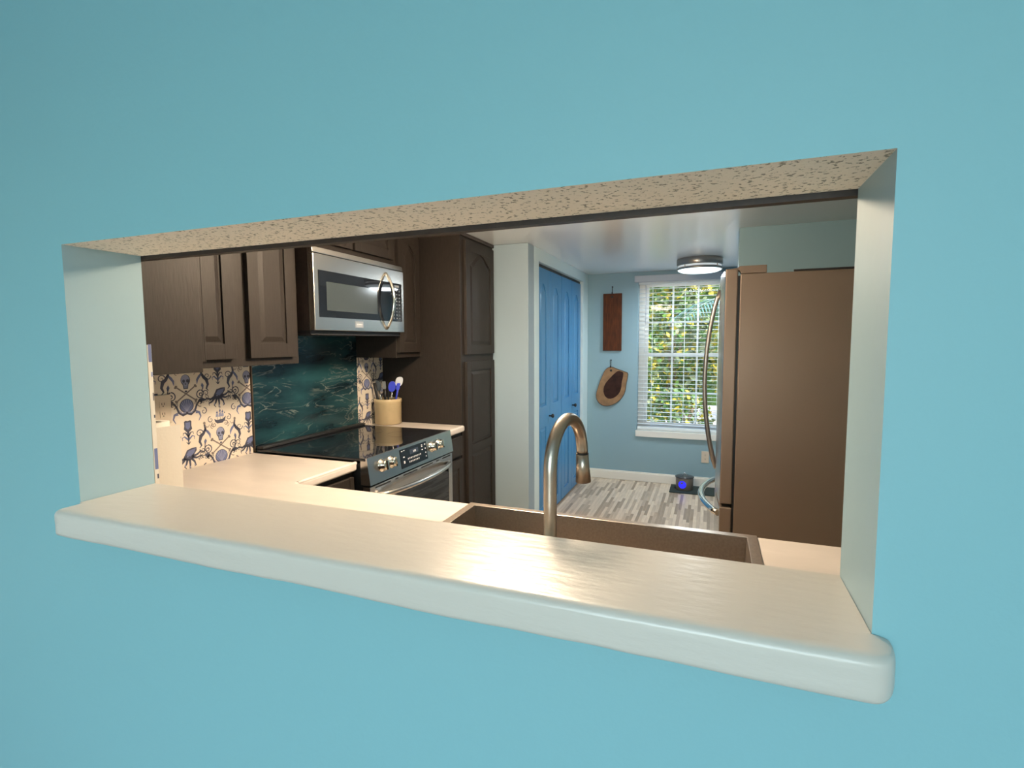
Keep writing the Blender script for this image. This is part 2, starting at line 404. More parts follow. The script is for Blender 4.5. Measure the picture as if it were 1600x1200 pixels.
# ------------------------------------------------------------------ window, blind
win = MB()
fy0, fy1 = YF+.085, YF+.14
gx0, gx1 = -.608, .108
win.cells([wx0+.001,gx0-.03,gx1+.03,wx1-.001], [0,1], 0, 1, lambda a,b: False)
for a, b, c, d in ((wx0+.001,gx0-.035,wz0+.001,wz1-.001), (gx1+.035,wx1-.001,wz0+.001,wz1-.001), (gx0-.035,gx1+.035,wz0+.001,.575), (gx0-.035,gx1+.035,2.03,wz1-.001)): win.box(a,b,fy0,fy1,c,d)
w1 = struct('window_1', win, 'white_trim_paint')
def sash(z0, z1, y0, y1, mid, nm):
    s = MB(); e = .036
    s.box(gx0-.034,gx0,y0,y1,z0,z1); s.box(gx1,gx1+.034,y0,y1,z0,z1); s.box(gx0,gx1,y0,y1,z0,z0+e); s.box(gx0,gx1,y0,y1,z1-e,z1)
    for k in (1,2): x = gx0+(gx1-gx0)*k/3; s.box(x-.009,x+.009,y0+.008,y1-.008,z0+e,z1-e)
    s.box(gx0,gx1,y0+.0085,y1-.0085,mid-.009,mid+.009)
    f = struct('sash', s, 'white_trim_paint', w1)
    struct('pane', MB().box(gx0,gx1,(y0+y1)/2-.002,(y0+y1)/2+.002,z0+e,z1-e), 'window_glass', f)
sash(1.285, 2.03, fy0+.028, fy0+.052, 1.634, 'u'); sash(.576, 1.325, fy0+.001, fy0+.026, .919, 'l')
struct('window_sill', MB().box(wx0-.008,wx1+.008,YF-.022,YF-.001,.470,.533).box(wx0+.001,wx1-.001,YF-.001,fy0-.001,.5355,.542), 'white_trim_paint', w1, bevel=.004)
bl = thing('window_blind', (-.25,YF+.03,wz0+.01), 'white horizontal slat blind lowered over the kitchen window', 'blind')
obj('valance', MB().box(-.735,.235,YF-.034,YF-.003,2.032,2.098), 'backlit_grey', bl, bevel=.004)
obj('headrail', MB().box(wx0+.004,wx1-.004,YF+.008,YF+.052,2.015,2.056), 'white_blind', bl)
first = None
for k in range(34):
    z = .60+k*.0415
    if first is None:
        s = MB(); pr = [(-.024,0),(-.008,.0012),(.008,.0012),(.024,0),(.024,-.0013),(.008,-.0001),(-.008,-.0001),(-.024,-.0013)]
        s.prism(pr, lambda u,v,n_: (n_, YF+.030+u, .60+v-u*.03), wx0+.006, wx1-.006)
        first = obj('slat', s, 'white_blind', bl)
    else:
        d = first.copy(); C.objects.link(d); d.parent = bl; d.location = (0,0,k*.0415)
obj('bottom_rail', MB().box(wx0+.006,wx1-.006,YF+.008,YF+.052,.5445,.570), 'white_blind', bl, bevel=.003)
for x in (-.56,-.25,.06):
    c = MB()
    for y in (YF+.003,YF+.057): c.box(x-.0014,x+.0014,y-.001,y+.001,.572,2.015)
    obj('ladder_cord', c, 'white_blind', bl)
obj('wand', MB().tube([(-.625,YF-.0005+.0055,2.0),(-.623,YF+.0045,1.60)], .0035, 8), 'backlit_grey', bl)

# ------------------------------------------------------------------ bifold closet doors (blue)
xd = -1.239
for di, y0 in ((1,3.016),(2,3.732)):
    d = struct('door_%d' % di, MB().box(xd-.016,xd-.008,y0+.002,y0+.708,2.018,2.040), 'iron_black')
    for k in range(2):
        u0 = y0+.003+k*.355; u1 = u0+.349
        l = struct('door_leaf', door_leaf(MX(xd-.030), u0, u1, .012, 2.016, .030, [(.10,.76,False),(.93,1.90,True)], st=.095, rise=.06, back=.009, inset=.03), 'blue_door_paint', d, bevel=.0015)
    kb = MB().lathe([(.006,.0),(.006,.018),(.016,.024),(.018,.034),(.012,.041),(.002,.043)], (xd,y0+.335 if di == 1 else y0+.385,.835), 16, axis='x')
    struct('door_knob', kb, 'iron_black', d)

# ------------------------------------------------------------------ cabinets
def upper(label, y0, y1, z0, z1, doors, xf=-1.781, name='wall_cabinet', gap=.03, arched=True, frame_lo=.032):
    t = thing(name, (XW+.16,(y0+y1)/2,z0), label, 'cabinet')
    obj('body', MB().box(XW+.0045,xf,y0,y1,z0,z1), 'cabinet_paint', t, bevel=.0015)
    for a, b in doors:
        v0, v1 = z0+frame_lo, z1-.035
        pn = [(v0+.06, v1-.055, arched)] if v1-v0 > .3 else [(v0+.05, v1-.05, False)]
        obj('door', door_leaf(MX(xf+.0005), a, b, v0, v1, .021, pn, st=.052, rise=.05), 'cabinet_paint', t, bevel=.002)
    return t
upper('dark two-door wall cabinet to the left of the microwave', .515, 1.157, 1.353, 2.136, [(.555,.803),(.872,1.122)])
upper('short dark wall cabinet directly above the microwave', 1.160, 1.953, 1.898, 2.136, [(1.19,1.545),(1.565,1.92)])
upper('narrow dark wall cabinet between the microwave and tall pantry', 1.956, 2.234, 1.353, 2.136, [(1.965,2.205)])
# the one on the pass-through wall, seen from its side
t = thing('wall_cabinet', (-1.8,.33,1.353), 'dark wall cabinet showing its plain side, next to the left jamb of the opening', 'cabinet')
obj('body', MB().box(XW+.0045,-1.544,T+.003,.484,1.353,2.136), 'cabinet_paint', t, bevel=.002)
obj('door', door_leaf(lambda u,v,n_: (u,.4845+n_,v), -1.745, -1.552, 1.385, 2.10, .021, [(1.445,2.045,False)], st=.05), 'cabinet_paint', t, bevel=.002)
# tall pantry
t = thing('pantry_cabinet', (-1.78,2.5,0), 'tall dark pantry cabinet with stacked doors beside the pale wall', 'cabinet')
px = -1.487
obj('body', MB().box(XW+.002,px,2.238,2.762,.0,2.12), 'cabinet_paint', t, bevel=.0015)
obj('top_molding', MB().box(XW+.002,px+.012,2.237,2.763,2.115,2.137), 'dark_trim_stain', t)
obj('door', door_leaf(MX(px+.0005), 2.285, 2.735, 1.365, 2.095, .021, [(1.425,2.03,True)], st=.06, rise=.075), 'cabinet_paint', t, bevel=.002)
obj('door', door_leaf(MX(px+.0005), 2.285, 2.735, .11, 1.318, .021, [(.17,.705,False),(.765,1.258,False)], st=.06), 'cabinet_paint', t, bevel=.002)
# base cabinets
bx = -1.492
t = thing('base_cabinet', (-1.79,2.10,0), 'small dark base cabinet between the range and the tall pantry', 'cabinet')
obj('body', MB().box(XW+.0045,bx,1.964,2.234,.0,.872), 'cabinet_paint', t)
obj('drawer', door_leaf(MX(bx+.0005), 1.975, 2.215, .725, .850, .019, [], st=.03), 'cabinet_paint', t, bevel=.003)
obj('door', door_leaf(MX(bx+.0005), 1.975, 2.215, .12, .705, .020, [(.175,.65,False)], st=.05), 'cabinet_paint', t, bevel=.002)
t = thing('base_cabinet', (-1.79,.97,0), 'dark base cabinet under the left counter beside the range', 'cabinet')
obj('body', MB().box(XW+.0045,bx,.79,1.149,.0,.872), 'cabinet_paint', t)
obj('drawer', door_leaf(MX(bx+.0005), .83, 1.135, .725, .850, .019, [], st=.03), 'cabinet_paint', t, bevel=.003)
obj('door', door_leaf(MX(bx+.0005), .83, 1.135, .12, .705, .020, [(.175,.65,False)], st=.05), 'cabinet_paint', t, bevel=.002)
t = thing('base_cabinet', (-.5,.47,0), 'dark base cabinet carrying the sink behind the ledge', 'cabinet')
b = MB(); b.box(-1.48,1.0,.18,.770,.0,.10); b.box(-1.48,-1.46,.18,.770,.10,.872); b.box(.98,1.0,.18,.770,.10,.872)
b.box(-1.46,-1.0,.764,.770,.10,.872); b.box(-1.0,.98,.764,.770,.10,.15); b.box(-1.0,.98,.764,.770,.82,.872); b.box(.45,.98,.764,.770,.15,.82)
obj('body', b, 'cabinet_paint', t)
for a, c in ((-.995,-.52),(-.51,-.035),(-.025,.445)):
    obj('door', door_leaf(MY(.7705), a, c, .12, .845, .017, [(.18,.785,False)], st=.055), 'cabinet_paint', t, bevel=.002)

# ------------------------------------------------------------------ countertops, sink, tap
SX0, SX1, SY0, SY1 = -.705, .102, .35, .762
xs = [XW+.0045, -1.465, SX0-.004, SX1+.004, 1.045]; ys = [T+.003, SY0-.004, SY1+.004, .791, 1.151]
def kp(a, b):
    if b == 3: return a == 0
    return not (a == 2 and b == 1)
ct = obj('countertop', MB().cells(xs, ys, .874, CT, kp), 'counter_laminate', bevel=.012, seg=4)
tag(ct, 'cream L-shaped countertop running behind the ledge and around the sink', 'countertop')
# raised no-drip edge of the left run
c2 = MB(); path = [(-1.474,.80+k*(1.149-.80)/8,CT-.0055) for k in range(9)]
lip = obj('front_edge', MB().tube(path, .0085, 12), 'counter_laminate', ct)
c3 = obj('countertop', MB().box(XW+.0045,-1.463,1.960,2.235,.874,CT), 'counter_laminate', bevel=.012, seg=4)
tag(c3, 'short cream countertop between the range and the pantry, under the crock', 'countertop')
sk = thing('sink', (-.3,.56,CT), 'wide stainless drop-in sink set in the counter behind the ledge', 'sink')
mb = MB().cells([SX0-.026,SX0,SX1,SX1+.026], [SY0-.026,SY0,SY1,SY1+.024], CT+.0005, CT+.004, lambda a,b: not (a == 1 and b == 1))
obj('rim', mb, 'sink_steel', sk, bevel=.0012)
mb = MB(); z0 = CT-.205; q = .012
o_ = [(SX0,SY0),(SX1,SY0),(SX1,SY1),(SX0,SY1)]; i_ = [(SX0+q,SY0+q),(SX1-q,SY0+q),(SX1-q,SY1-q),(SX0+q,SY1-q)]
for k in range(4):
    a, b, c, d = o_[k], o_[(k+1)%4], i_[(k+1)%4], i_[k]
    mb.face([(*a,CT+.003),(*b,CT+.003),(*c,z0),(*d,z0)])
mb.face([(*v,z0) for v in i_])
obj('basin', mb, 'sink_steel', sk, normals=False)
mb = MB().lathe([(.045,0),(.045,.003),(.03,.003),(.028,.001)], (-.3,.56,z0+.0005), 24); obj('drain', mb, 'brushed_nickel', sk)
fa = thing('faucet', (-.302,.27,CT), 'tall brushed nickel gooseneck faucet standing behind the ledge', 'faucet')
fx, fy = -.302, .270
ex, ey = .022, .190
path = [(fx,fy,CT+.008+k*.05) for k in range(6)]
zc = 1.181; rr = .0955
for k in range(0, 25):
    a = math.pi*k/24
    s = (1-math.cos(a))/2
    path.append((fx+ex*s, fy+ey*s, zc+rr*math.sin(a)))
obj('neck', MB().tube(path, .0137, 20), 'brushed_nickel', fa)
obj('base_flange', MB().lathe([(.028,0),(.028,.006),(.022,.012),(.018,.03),(.0145,.034)], (fx,fy,CT+.0005), 28), 'brushed_nickel', fa)
hx, hy = fx+ex, fy+ey
mb = MB().tube([(hx,hy,zc),(hx+.001,hy+.002,zc-.03),(hx+.002,hy+.005,zc-.068)], [.0147,.0155,.0185], 24)
sp = obj('spray_head', mb, 'brushed_nickel', fa)
obj('seam_ring', MB().lathe([(.0142,-.0012),(.0151,-.0012),(.0151,.0012),(.0142,.0012)], (hx,hy,zc+.0005), 24), 'black_matte', fa)
obj('lever', MB().tube([(fx+.014,fy,CT+.07),(fx+.045,fy,CT+.075),(fx+.085,fy,CT+.092)], [.008,.006,.005], 12), 'brushed_nickel', fa)

# ------------------------------------------------------------------ range
rg = thing('range', (-1.74,1.555,0), 'stainless slide-in electric range with black glass cooktop', 'stove')
ry0, ry1 = 1.157, 1.953
obj('body', MB().box(XW+.05,-1.445,ry0+.002,ry1-.002,.0,.905), 'black_matte', rg)
obj('cooktop', MB().box(XW+.02,-1.428,ry0-.003,ry1+.003,.9185,.930), 'black_glass', rg, bevel=.003)
obj('rear_rail', MB().box(XW+.021,XW+.062,ry0-.002,ry1+.002,.9305,.944), 'black_matte', rg, bevel=.003)
for x, y, r in ((-1.62,1.36,.105),(-1.62,1.75,.085),(-1.87,1.36,.08),(-1.87,1.75,.10)):
    bur = MB(); n_ = 48
    vi = [bur.bm.verts.new((x+r*math.cos(2*math.pi*k/n_), y+r*math.sin(2*math.pi*k/n_), .9304)) for k in range(n_)]
    vo = [bur.bm.verts.new((x+(r+.003)*math.cos(2*math.pi*k/n_), y+(r+.003)*math.sin(2*math.pi*k/n_), .9304)) for k in range(n_)]
    for k in range(n_): bur.bm.faces.new((vi[k],vo[k],vo[(k+1)%n_],vi[(k+1)%n_]))
    obj('burner_ring', bur, 'burner_grey', rg)
prof = [(-1.4275,.9305),(-1.4245,.9325),(-1.4205,.9300),(-1.4030,.8080),(-1.455,.8080),(-1.455,.9175),(-1.4275,.9175)]
obj('control_panel', MB().prism(prof, lambda u,v,n_: (u,n_,v), ry0+.001, ry1-.001), 'stainless', rg)
pn = Vector((.122,0,.0175)).normalized(); pdn = Vector((.0175,0,-.122)).normalized(); ptop = Vector((-1.4205,0,.93))
def PP(u, v, n_): q = ptop+pdn*v+pn*n_; return (q.x,u,q.z)     # u = y, v = down the panel
mk = MB().prism(rect(1.415,1.665,.012,.106), PP, .0003, .0022)
mk.prism(rect(1.50,1.58,.026,.05), PP, .0021, .0024, 2)
def dash(u, v, w=.008, h=.004): mk.prism(rect(u,u+w,v,v+h), PP, .0021, .0027, 1)
for k in range(9): dash(1.475+k*.0145, .064); dash(1.475+k*.0145, .070, .006, .0018)
for k in range(7): dash(1.485+k*.0145, .082); dash(1.485+k*.0145, .088, .006, .0018)
for v in (.022,.044,.066,.086): dash(1.645, v, .008, .006)
for v in (.022,.03,.046): dash(1.612, v, .012, .004)
for v in (.05,.072,.079): dash(1.436, v, .012, .005)
dash(1.425,.02,.01,.003); dash(1.443,.019,.012,.003)
dash(1.532,.034,.004,.010); dash(1.542,.034,.004,.010); dash(1.552,.034,.004,.010)
obj('display', mk, ['black_glass','marking_white','display_blue'], rg)
for y in (1.262,1.338,1.722,1.800):
    base = Vector(PP(y,.052,0)); k_ = MB(); n_ = 24
    prof_k = [(.0305,.0004),(.0305,.004),(.024,.006),(.0235,.024),(.0215,.0285),(.001,.029)]
    side = Vector((0,1,0)); upv = pn.cross(side)
    rings = []
    for r, h in prof_k: rings.append([k_.bm.verts.new(base+pn*h+r*(math.cos(2*math.pi*j/n_)*side+math.sin(2*math.pi*j/n_)*upv)) for j in range(n_)])
    for A, B in zip(rings, rings[1:]):
        for j in range(n_): f = k_.bm.faces.new((A[j],A[(j+1)%n_],B[(j+1)%n_],B[j])); f.smooth = True
    k_.bm.faces.new(rings[-1])
    kn = obj('knob', k_, 'bright_chrome', rg)
    gb = MB()
    a = base+pn*.0288
    vs = []
    for du, dv, dn_ in ((-.005,-.022,0),(.005,-.022,0),(.005,.022,0),(-.005,.022,0),(-.003,-.02,.008),(.003,-.02,.008),(.003,.02,.008),(-.003,.02,.008)):
        vs.append(gb.bm.verts.new(a+side*du+pdn*dv+pn*dn_))
    for q in ((3,2,1,0),(4,5,6,7),(0,1,5,4),(1,2,6,5),(2,3,7,6),(3,0,4,7)): gb.bm.faces.new([vs[j] for j in q])
    obj('grip', gb, 'bright_chrome', kn)
od = MB()
od.box(-1.45,-1.408,ry0+.004,ry1-.004,.715,.799); od.box(-1.45,-1.408,ry0+.004,ry0+.05,.22,.715); od.box(-1.45,-1.408,ry1-.05,ry1-.004,.22,.715); od.box(-1.45,-1.408,ry0+.05,ry1-.05,.22,.27)
dr = obj('oven_door', od, 'stainless', rg, bevel=.002)
obj('oven_window', MB().box(-1.449,-1.410,ry0+.012,ry1-.012,.272,.714), 'black_glass', dr)
sl = MB()
for a, b in ((1.20,1.32),(1.36,1.385),(1.43,1.56),(1.60,1.72),(1.76,1.79),(1.83,1.925)): sl.box(-1.4079,-1.4072,a,b,.786,.793)
obj('vent_slot', sl, 'black_matte', dr)
path = []
for k in range(17):
    u = k/16; y = ry0+.055+u*(ry1-ry0-.11); b_ = math.sin(math.pi*u)**.55 if 0 < u < 1 else 0
    path.append((-1.404+.062*b_, y, .752))
obj('oven_handle', MB().tube(path, .0125, 14), 'stainless', dr)
obj('bottom_drawer', MB().box(-1.45,-1.408,ry0+.004,ry1-.004,.06,.21), 'stainless', rg, bevel=.002)

# ------------------------------------------------------------------ microwave
mw = thing('microwave', (-1.9,1.565,1.49), 'stainless over-the-range microwave hanging above the cooktop', 'microwave')
my0, my1, mz0, mz1 = 1.190, 1.938, 1.505, 1.892
obj('body', MB().box(XW+.02,-1.742,my0+.004,my1-.004,1.490,mz1), 'black_matte', mw)
obj('underside', MB().box(XW+.03,-1.735,my0+.002,my1-.002,1.484,1.4895), 'black_matte', mw)
obj('shaded_side_panel', MB().box(XW+.02,-1.742,my0+.001,my0+.0035,1.505,mz1-.002), 'dark_trim_stain', mw)  # near-black colour stands in for this side lying out of the lamplight
# top vent strip
obj('vent_grille', MB().prism([(-1.741,1.862),(-1.711,1.862),(-1.716,1.890),(-1.741,1.892)], lambda u,v,n_: (u,n_,v), my0, my1), 'stainless', mw, bevel=.003)
d = obj('door', MB().box(-1.741,-1.709,my0,my1,mz0,1.859), 'stainless', mw, bevel=.003)
obj('door_glass', MB().box(-1.7088,-1.7068,1.222,1.800,1.567,1.785), 'black_glass', d)
obj('viewing_screen', MB().box(-1.7067,-1.7062,1.272,1.672,1.60,1.735), 'dark_glass_window', d)
mk = MB().box(-1.7088,-1.7070,1.801,1.912,1.567,1.785)
for r_ in range(9):
    for c_ in range(3):
        y = 1.826+c_*.028; z = 1.582+r_*.0195
        mk.box(-1.7071,-1.7064,y,y+.011,z,z+.006,1)
mk.box(-1.7071,-1.7064,1.84,1.885,1.762,1.774,1)
obj('control_panel', mk, ['black_glass','marking_dim'], mw)
mk = MB().box(-1.7088,-1.7062,1.482,1.545,1.523,1.556)
for k, w_ in enumerate((.006,.005,.007,.005,.006)): mk.box(-1.7063,-1.7056,1.492+k*.0088,1.492+k*.0088+w_,1.536,1.543,1)
mk.box(-1.7063,-1.7057,1.492,1.535,1.530,1.5315,1)
obj('badge', mk, ['badge_grey','marking_white'], d)
path = []
for k in range(17):
    u = k/16; b_ = math.sin(math.pi*u)**.8 if 0 < u < 1 else 0
    path.append((-1.708+.052*b_, 1.757, 1.522+u*.312))
obj('handle', MB().tube(path, [.007+.004*math.sin(math.pi*k/16) for k in range(17)], 12), 'bright_chrome', d)

# ------------------------------------------------------------------ backsplash
bp = obj('backsplash_panel', MB().box(XW+.001,XW+.010,1.1575,1.9545,.9145,1.482), 'teal_wave_panel')
tag(bp, 'dark teal glossy backsplash panel with pale wave streaks behind the range', 'backsplash')
obj('edge_strip', MB().box(XW+.001,XW+.012,1.151,1.157,.9145,1.352), 'slab_bark', bp)
def wallpaper(name, u0, u1, v0, v1, x):
    """printed paper: cream sheet with flat printed motifs on it, one mesh"""
    P = bmesh.new(); L = [0]
    def poly(pts, m, lay):
        vs = [P.verts.new((x+.0010+lay*.00012, u, v)) for u, v in pts]
        if len(set((round(u,5),round(v,5)) for u, v in pts)) < 3: return
        f = P.faces.new(vs); f.material_index = m
    def ell(cu, cv, a, b, m, lay, n=16, rot=0):
        poly([(cu+a*math.cos(2*math.pi*k/n)*math.cos(rot)-b*math.sin(2*math.pi*k/n)*math.sin(rot), cv+a*math.cos(2*math.pi*k/n)*math.sin(rot)+b*math.sin(2*math.pi*k/n)*math.cos(rot)) for k in range(n)], m, lay)
    def rib(pts, w0, w1, m, lay, mid=None):
        n = len(pts); L_, R_ = [], []
        for k, (a, b) in enumerate(pts):
            p0, p1 = pts[max(k-1,0)], pts[min(k+1,n-1)]
            du, dv = p1[0]-p0[0], p1[1]-p0[1]; l = math.hypot(du,dv) or 1
            t_ = k/(n-1); w = w0+(w1-w0)*t_ if mid is None else (w0+(mid-w0)*t_*2 if t_ < .5 else mid+(w1-mid)*(t_*2-1))
            L_.append((a-dv/l*w, b+du/l*w)); R_.append((a+dv/l*w, b-du/l*w))
        for k in range(n-1): poly([L_[k],L_[k+1],R_[k+1],R_[k]], m, lay)
    def spiral(cu, cv, r, a0, turns, sgn, w, m, lay, r1=.15):
        n = 18; rib([(cu+r*(1-(1-r1)*k/n)*math.cos(a0+sgn*turns*2*math.pi*k/n), cv+r*(1-(1-r1)*k/n)*math.sin(a0+sgn*turns*2*math.pi*k/n)) for k in range(n+1)], w, w*.45, m, lay)
    D, B, Lt, Br = 1, 2, 3, 4
    def skull(u, v):
        for s in (-1,1):
            rib([(u-s*.040,v-.028),(u+s*.040,v-.085)], .0030, .0030, Br, 1)
            for e in ((-s*.040,-.028),(s*.040,-.085)):
                q = 1 if e[0] > 0 else -1; q2 = 1 if e[1] > -.05 else -1
                ell(u+e[0]+q*.003, v+e[1]+q2*.005, .006, .0045, Br, 1, 8); ell(u+e[0]+q*.006, v+e[1], .006, .0045, Br, 1, 8)
        ell(u, v+.002, .0215, .024, D, 3); poly([(u-.014,v-.012),(u+.014,v-.012),(u+.010,v-.036),(u-.010,v-.036)], D, 3)
        ell(u-.001, v+.004, .0185, .0205, Lt, 4); poly([(u-.011,v-.012),(u+.011,v-.012),(u+.007,v-.032),(u-.007,v-.032)], Lt, 4)
        ell(u-.008, v-.002, .0062, .0068, D, 5, 10); ell(u+.010, v-.002, .0072, .0074, D, 5, 10); poly([(u-.003,v-.017),(u+.003,v-.017),(u,v-.009)], D, 5)
        for k in (-1,0,1): poly([(u+k*.004-.0005,v-.032),(u+k*.004+.0005,v-.032),(u+k*.004+.0005,v-.022),(u+k*.004-.0005,v-.022)], D, 5)
        ell(u, v-.046, .006, .004, D, 3, 8)
    def shell(u, v):
        ell(u, v+.004, .032, .030, D, 2, 20); ell(u, v+.005, .029, .027, B, 3, 20)
        for k in range(-3,4): a = math.pi/2+k*.36; rib([(u,v-.022),(u+.028*math.cos(a),v+.004+.026*math.sin(a))], .0006, .0016, Lt, 4)
        for s in (-1,1):
            rib([(u+s*q[0],v+q[1]) for q in ((.0,-.026),(.018,-.034),(.036,-.022),(.046,.004),(.060,.020),(.068,.012),(.064,.004))], .006, .002, D, 2)
            rib([(u+s*q[0],v+q[1]) for q in ((.006,-.024),(.022,-.026),(.034,-.012))], .003, .0015, Lt, 4)
            rib([(u+s*q[0],v+q[1]) for q in ((.040,-.026),(.056,-.030),(.062,-.048),(.052,-.066))], .007, .0012, B, 3)
            spiral(u+s*.078, v-.028, .016, math.pi/2, 1.1, -s, .0022, D, 2)
    def rose(u, v):
        poly([(u-.017,v+.030),(u-.010,v+.034),(u,v+.031),(u+.011,v+.034),(u+.017,v+.029),(u+.016,v+.010),(u+.019,v-.004),(u+.008,v-.014),(u-.008,v-.014),(u-.019,v-.002),(u-.016,v+.012)], D, 2)
        poly([(u-.011,v+.025),(u+.011,v+.026),(u+.010,v+.004),(u,v-.006),(u-.011,v+.004)], B, 3)
        rib([(u,v-.012),(u+.001,v-.04),(u,v-.07)], .006, .0018, D, 2)
        for s in (-1,1):
            rib([(u,v-.036),(u+s*.012,v-.018),(u+s*.022,v-.018),(u+s*.024,v-.028)], .0035, .001, D, 2)
            rib([(u,v-.050),(u+s*.018,v-.034),(u+s*.028,v-.038),(u+s*.026,v-.050)], .004, .001, B, 2)
            rib([(u,v-.068),(u+s*.010,v-.058)], .003, .0008, D, 2)
    def octo(u, v):
        poly([(u-.026,v-.004),(u-.010,v+.024),(u+.012,v+.030),(u+.034,v+.030),(u+.034,v+.016),(u+.018,v-.004),(u+.004,v-.022),(u-.012,v-.020)], D, 2)
        poly([(u-.014,v+.004),(u-.002,v+.020),(u+.030,v+.026),(u+.022,v+.008),(u+.004,v-.006)], B, 3)
        for pts in (((-.020,-.008),(-.040,-.018),(-.060,-.012),(-.074,-.020),(-.080,-.012)), ((-.018,-.012),(-.036,-.030),(-.050,-.036),(-.048,-.046)), ((-.010,-.016),(-.016,-.036),(-.024,-.046),(-.016,-.056)),
                    ((.0,-.018),(.002,-.040),(.0,-.058),(.008,-.056)), ((.008,-.014),(.022,-.030),(.028,-.048),(.020,-.052)), ((.014,-.006),(.036,-.002),(.054,.010),(.070,.002),(.076,.010)), ((.012,-.010),(.034,-.016),(.054,-.010),(.064,-.022))):
            rib([(u+a,v+b) for a, b in pts], .0055, .0014, D, 2)
        for a, b in ((-.022,-.04),(.022,-.044),(.002,-.05)): ell(u+a, v+b, .003, .004, Lt, 4, 8)
        ell(u-.008, v-.004, .003, .003, Lt, 5, 8)
    def ship(u, v):
        poly([(u-.028,v-.006),(u-.014,v-.012),(u+.016,v-.010),(u+.032,v+.002),(u+.026,v-.018),(u+.012,v-.028),(u-.014,v-.028),(u-.024,v-.018)], D, 2)
        for a, h in ((-.012,.030),(.003,.040),(.016,.032)):
            rib([(u+a,v-.012),(u+a,v+h)], .0009, .0007, D, 2)
            poly([(u+a-.009,v+.001),(u+a+.006,v+.003),(u+a+.004,v+h*.55),(u+a-.006,v+h*.5)], Lt, 3)
            poly([(u+a-.006,v+h*.58),(u+a+.004,v+h*.62),(u+a+.003,v+h*.85),(u+a-.004,v+h*.85)], B, 3)
        ell(u+.004, v+.042, .003, .002, D, 3, 6); ell(u+.026, v+.018, .003, .003, D, 3, 6)
        for s in (-1,1): spiral(u+s*.046, v-.006, .015, math.pi/2, 1.2, -s, .002, D, 2); spiral(u+s*.038, v-.036, .011, -math.pi/2, 1.1, s, .0017, Br, 2)
    def merm(u, v, s):
        rib([(u+s*a,v+b) for a, b in ((0,.050),(.004,.030),(-.006,.012),(-.020,.0),(-.026,-.022),(-.018,-.040),(-.028,-.050))], .004, .0015, D, 2, .008)
        rib([(u+s*a,v+b) for a, b in ((0,.030),(.014,.016),(.024,.002),(.026,-.016))], .003, .001, B, 2, .007)
        ell(u, v+.056, .006, .007, Br, 3, 10)
        rib([(u+s*.002,v+.040),(u+s*.018,v+.036),(u+s*.026,v+.046)], .002, .001, Br, 3)
        spiral(u+s*.010, v-.060, .016, math.pi/2, 1.15, s, .0024, D, 2); spiral(u-s*.016, v-.076, .012, -math.pi/2, 1.1, -s, .002, Br, 2)
        rib([(u,v-.03),(u-.006,v-.07),(u+.004,v-.10)], .002, .001, D, 2)
        for k in range(5): spiral(u+s*(-.03+.016*k), v-.098+.006*(k%2), .007, k, 1, s, .0014, D, 2)
    def leafy(u, v, s):
        spiral(u, v, .021, math.pi*.5, 1.25, s, .0026, D, 2)
        spiral(u+s*.026, v+.004, .014, math.pi*.9, 1.1, -s, .0022, D, 2)
        spiral(u-s*.004, v-.036, .016, -math.pi*.4, 1.2, -s, .0022, Br, 2)
        poly([(u-s*.010,v-.020),(u+s*.006,v-.014),(u+s*.024,v-.022),(u+s*.012,v-.026),(u+s*.002,v-.040),(u-s*.004,v-.028)], D, 2)
        poly([(u+s*.014,v+.022),(u+s*.004,v+.040),(u+s*.010,v+.052),(u+s*.018,v+.040)], B, 2)
        for k in range(3): ell(u+s*(.030+.008*k), v-.018-.006*k, .0028, .0028, D, 2, 8)
    dv, du = .248, .155
    for i in range(-6, 12):
        for j in range(-8, 8):
            u = .820+du*i; v = 1.290-dv*(i % 2)-2*dv*j
            if u < u0-.12 or u > u1+.12: continue
            skull(u, v); shell(u, v-.112); rose(u, v-.205); octo(u, v-.322); ship(u, v-.425)
            merm(u-.078, v-.002, 1); merm(u+.078, v-.002, -1)
            for s_ in (-1,1): leafy(u+s_*.066, v-.066, s_); spiral(u+s_*.052, v-.235, .018, 0, 1.3, s_, .0022, D, 2); spiral(u+s_*.030, v+.040, .013, 2.2, 1.2, -s_, .0022, Br, 2)
    for co_, no in (((x,u0,0),(0,-1,0)),((x,u1,0),(0,1,0)),((x,0,v0),(0,0,-1)),((x,0,v1),(0,0,1))):
        bmesh.ops.bisect_plane(P, geom=P.verts[:]+P.edges[:]+P.faces[:], plane_co=co_, plane_no=no, clear_outer=True)
    for f in P.faces:
        f.normal_update()
        if f.normal.x < 0: f.normal_flip()
    mb = MB(); mb.bm.free(); mb.bm = P
    mb.box(x-.0005,x+.0010,u0,u1,v0,v1,0)
    return obj(name, mb, ['paper_cream','ink_dark','ink_blue','ink_light','ink_brown'], normals=False)
wp = wallpaper('wallpaper', T+.02, 1.1505, .895, 1.352, XW+.002)
tag(wp, 'cream wallpaper with blue skulls and sea creatures, left of the teal panel', 'wallpaper')
wp = wallpaper('wallpaper', 1.955, 2.2375, .895, 1.352, XW+.002)
tag(wp, 'narrow strip of skull patterned wallpaper behind the utensil crock', 'wallpaper')
mb = MB().box(-1.54,XL-.001,T+.002,T+.013,CT+.002,1.444)
for z, h, m_, w_ in ((1.40,.045,2,.008),(1.362,.012,3,.004),(1.30,.02,4,.003),(1.255,.008,1,.003),(1.12,.055,2,.008),(1.095,.012,1,.004),(1.05,.02,1,.003),(.99,.03,1,.007),(.955,.014,2,.006)):
    mb.box(XL-.0011,XL-.0006,T+.0125-w_,T+.0125,z,z+h,m_)
e = obj('wallpaper', mb, ['paper_cream','ink_dark','ink_blue','ink_light','ink_brown'])
tag(e, 'thin papered edge strip right at the back of the left jamb', 'wallpaper')

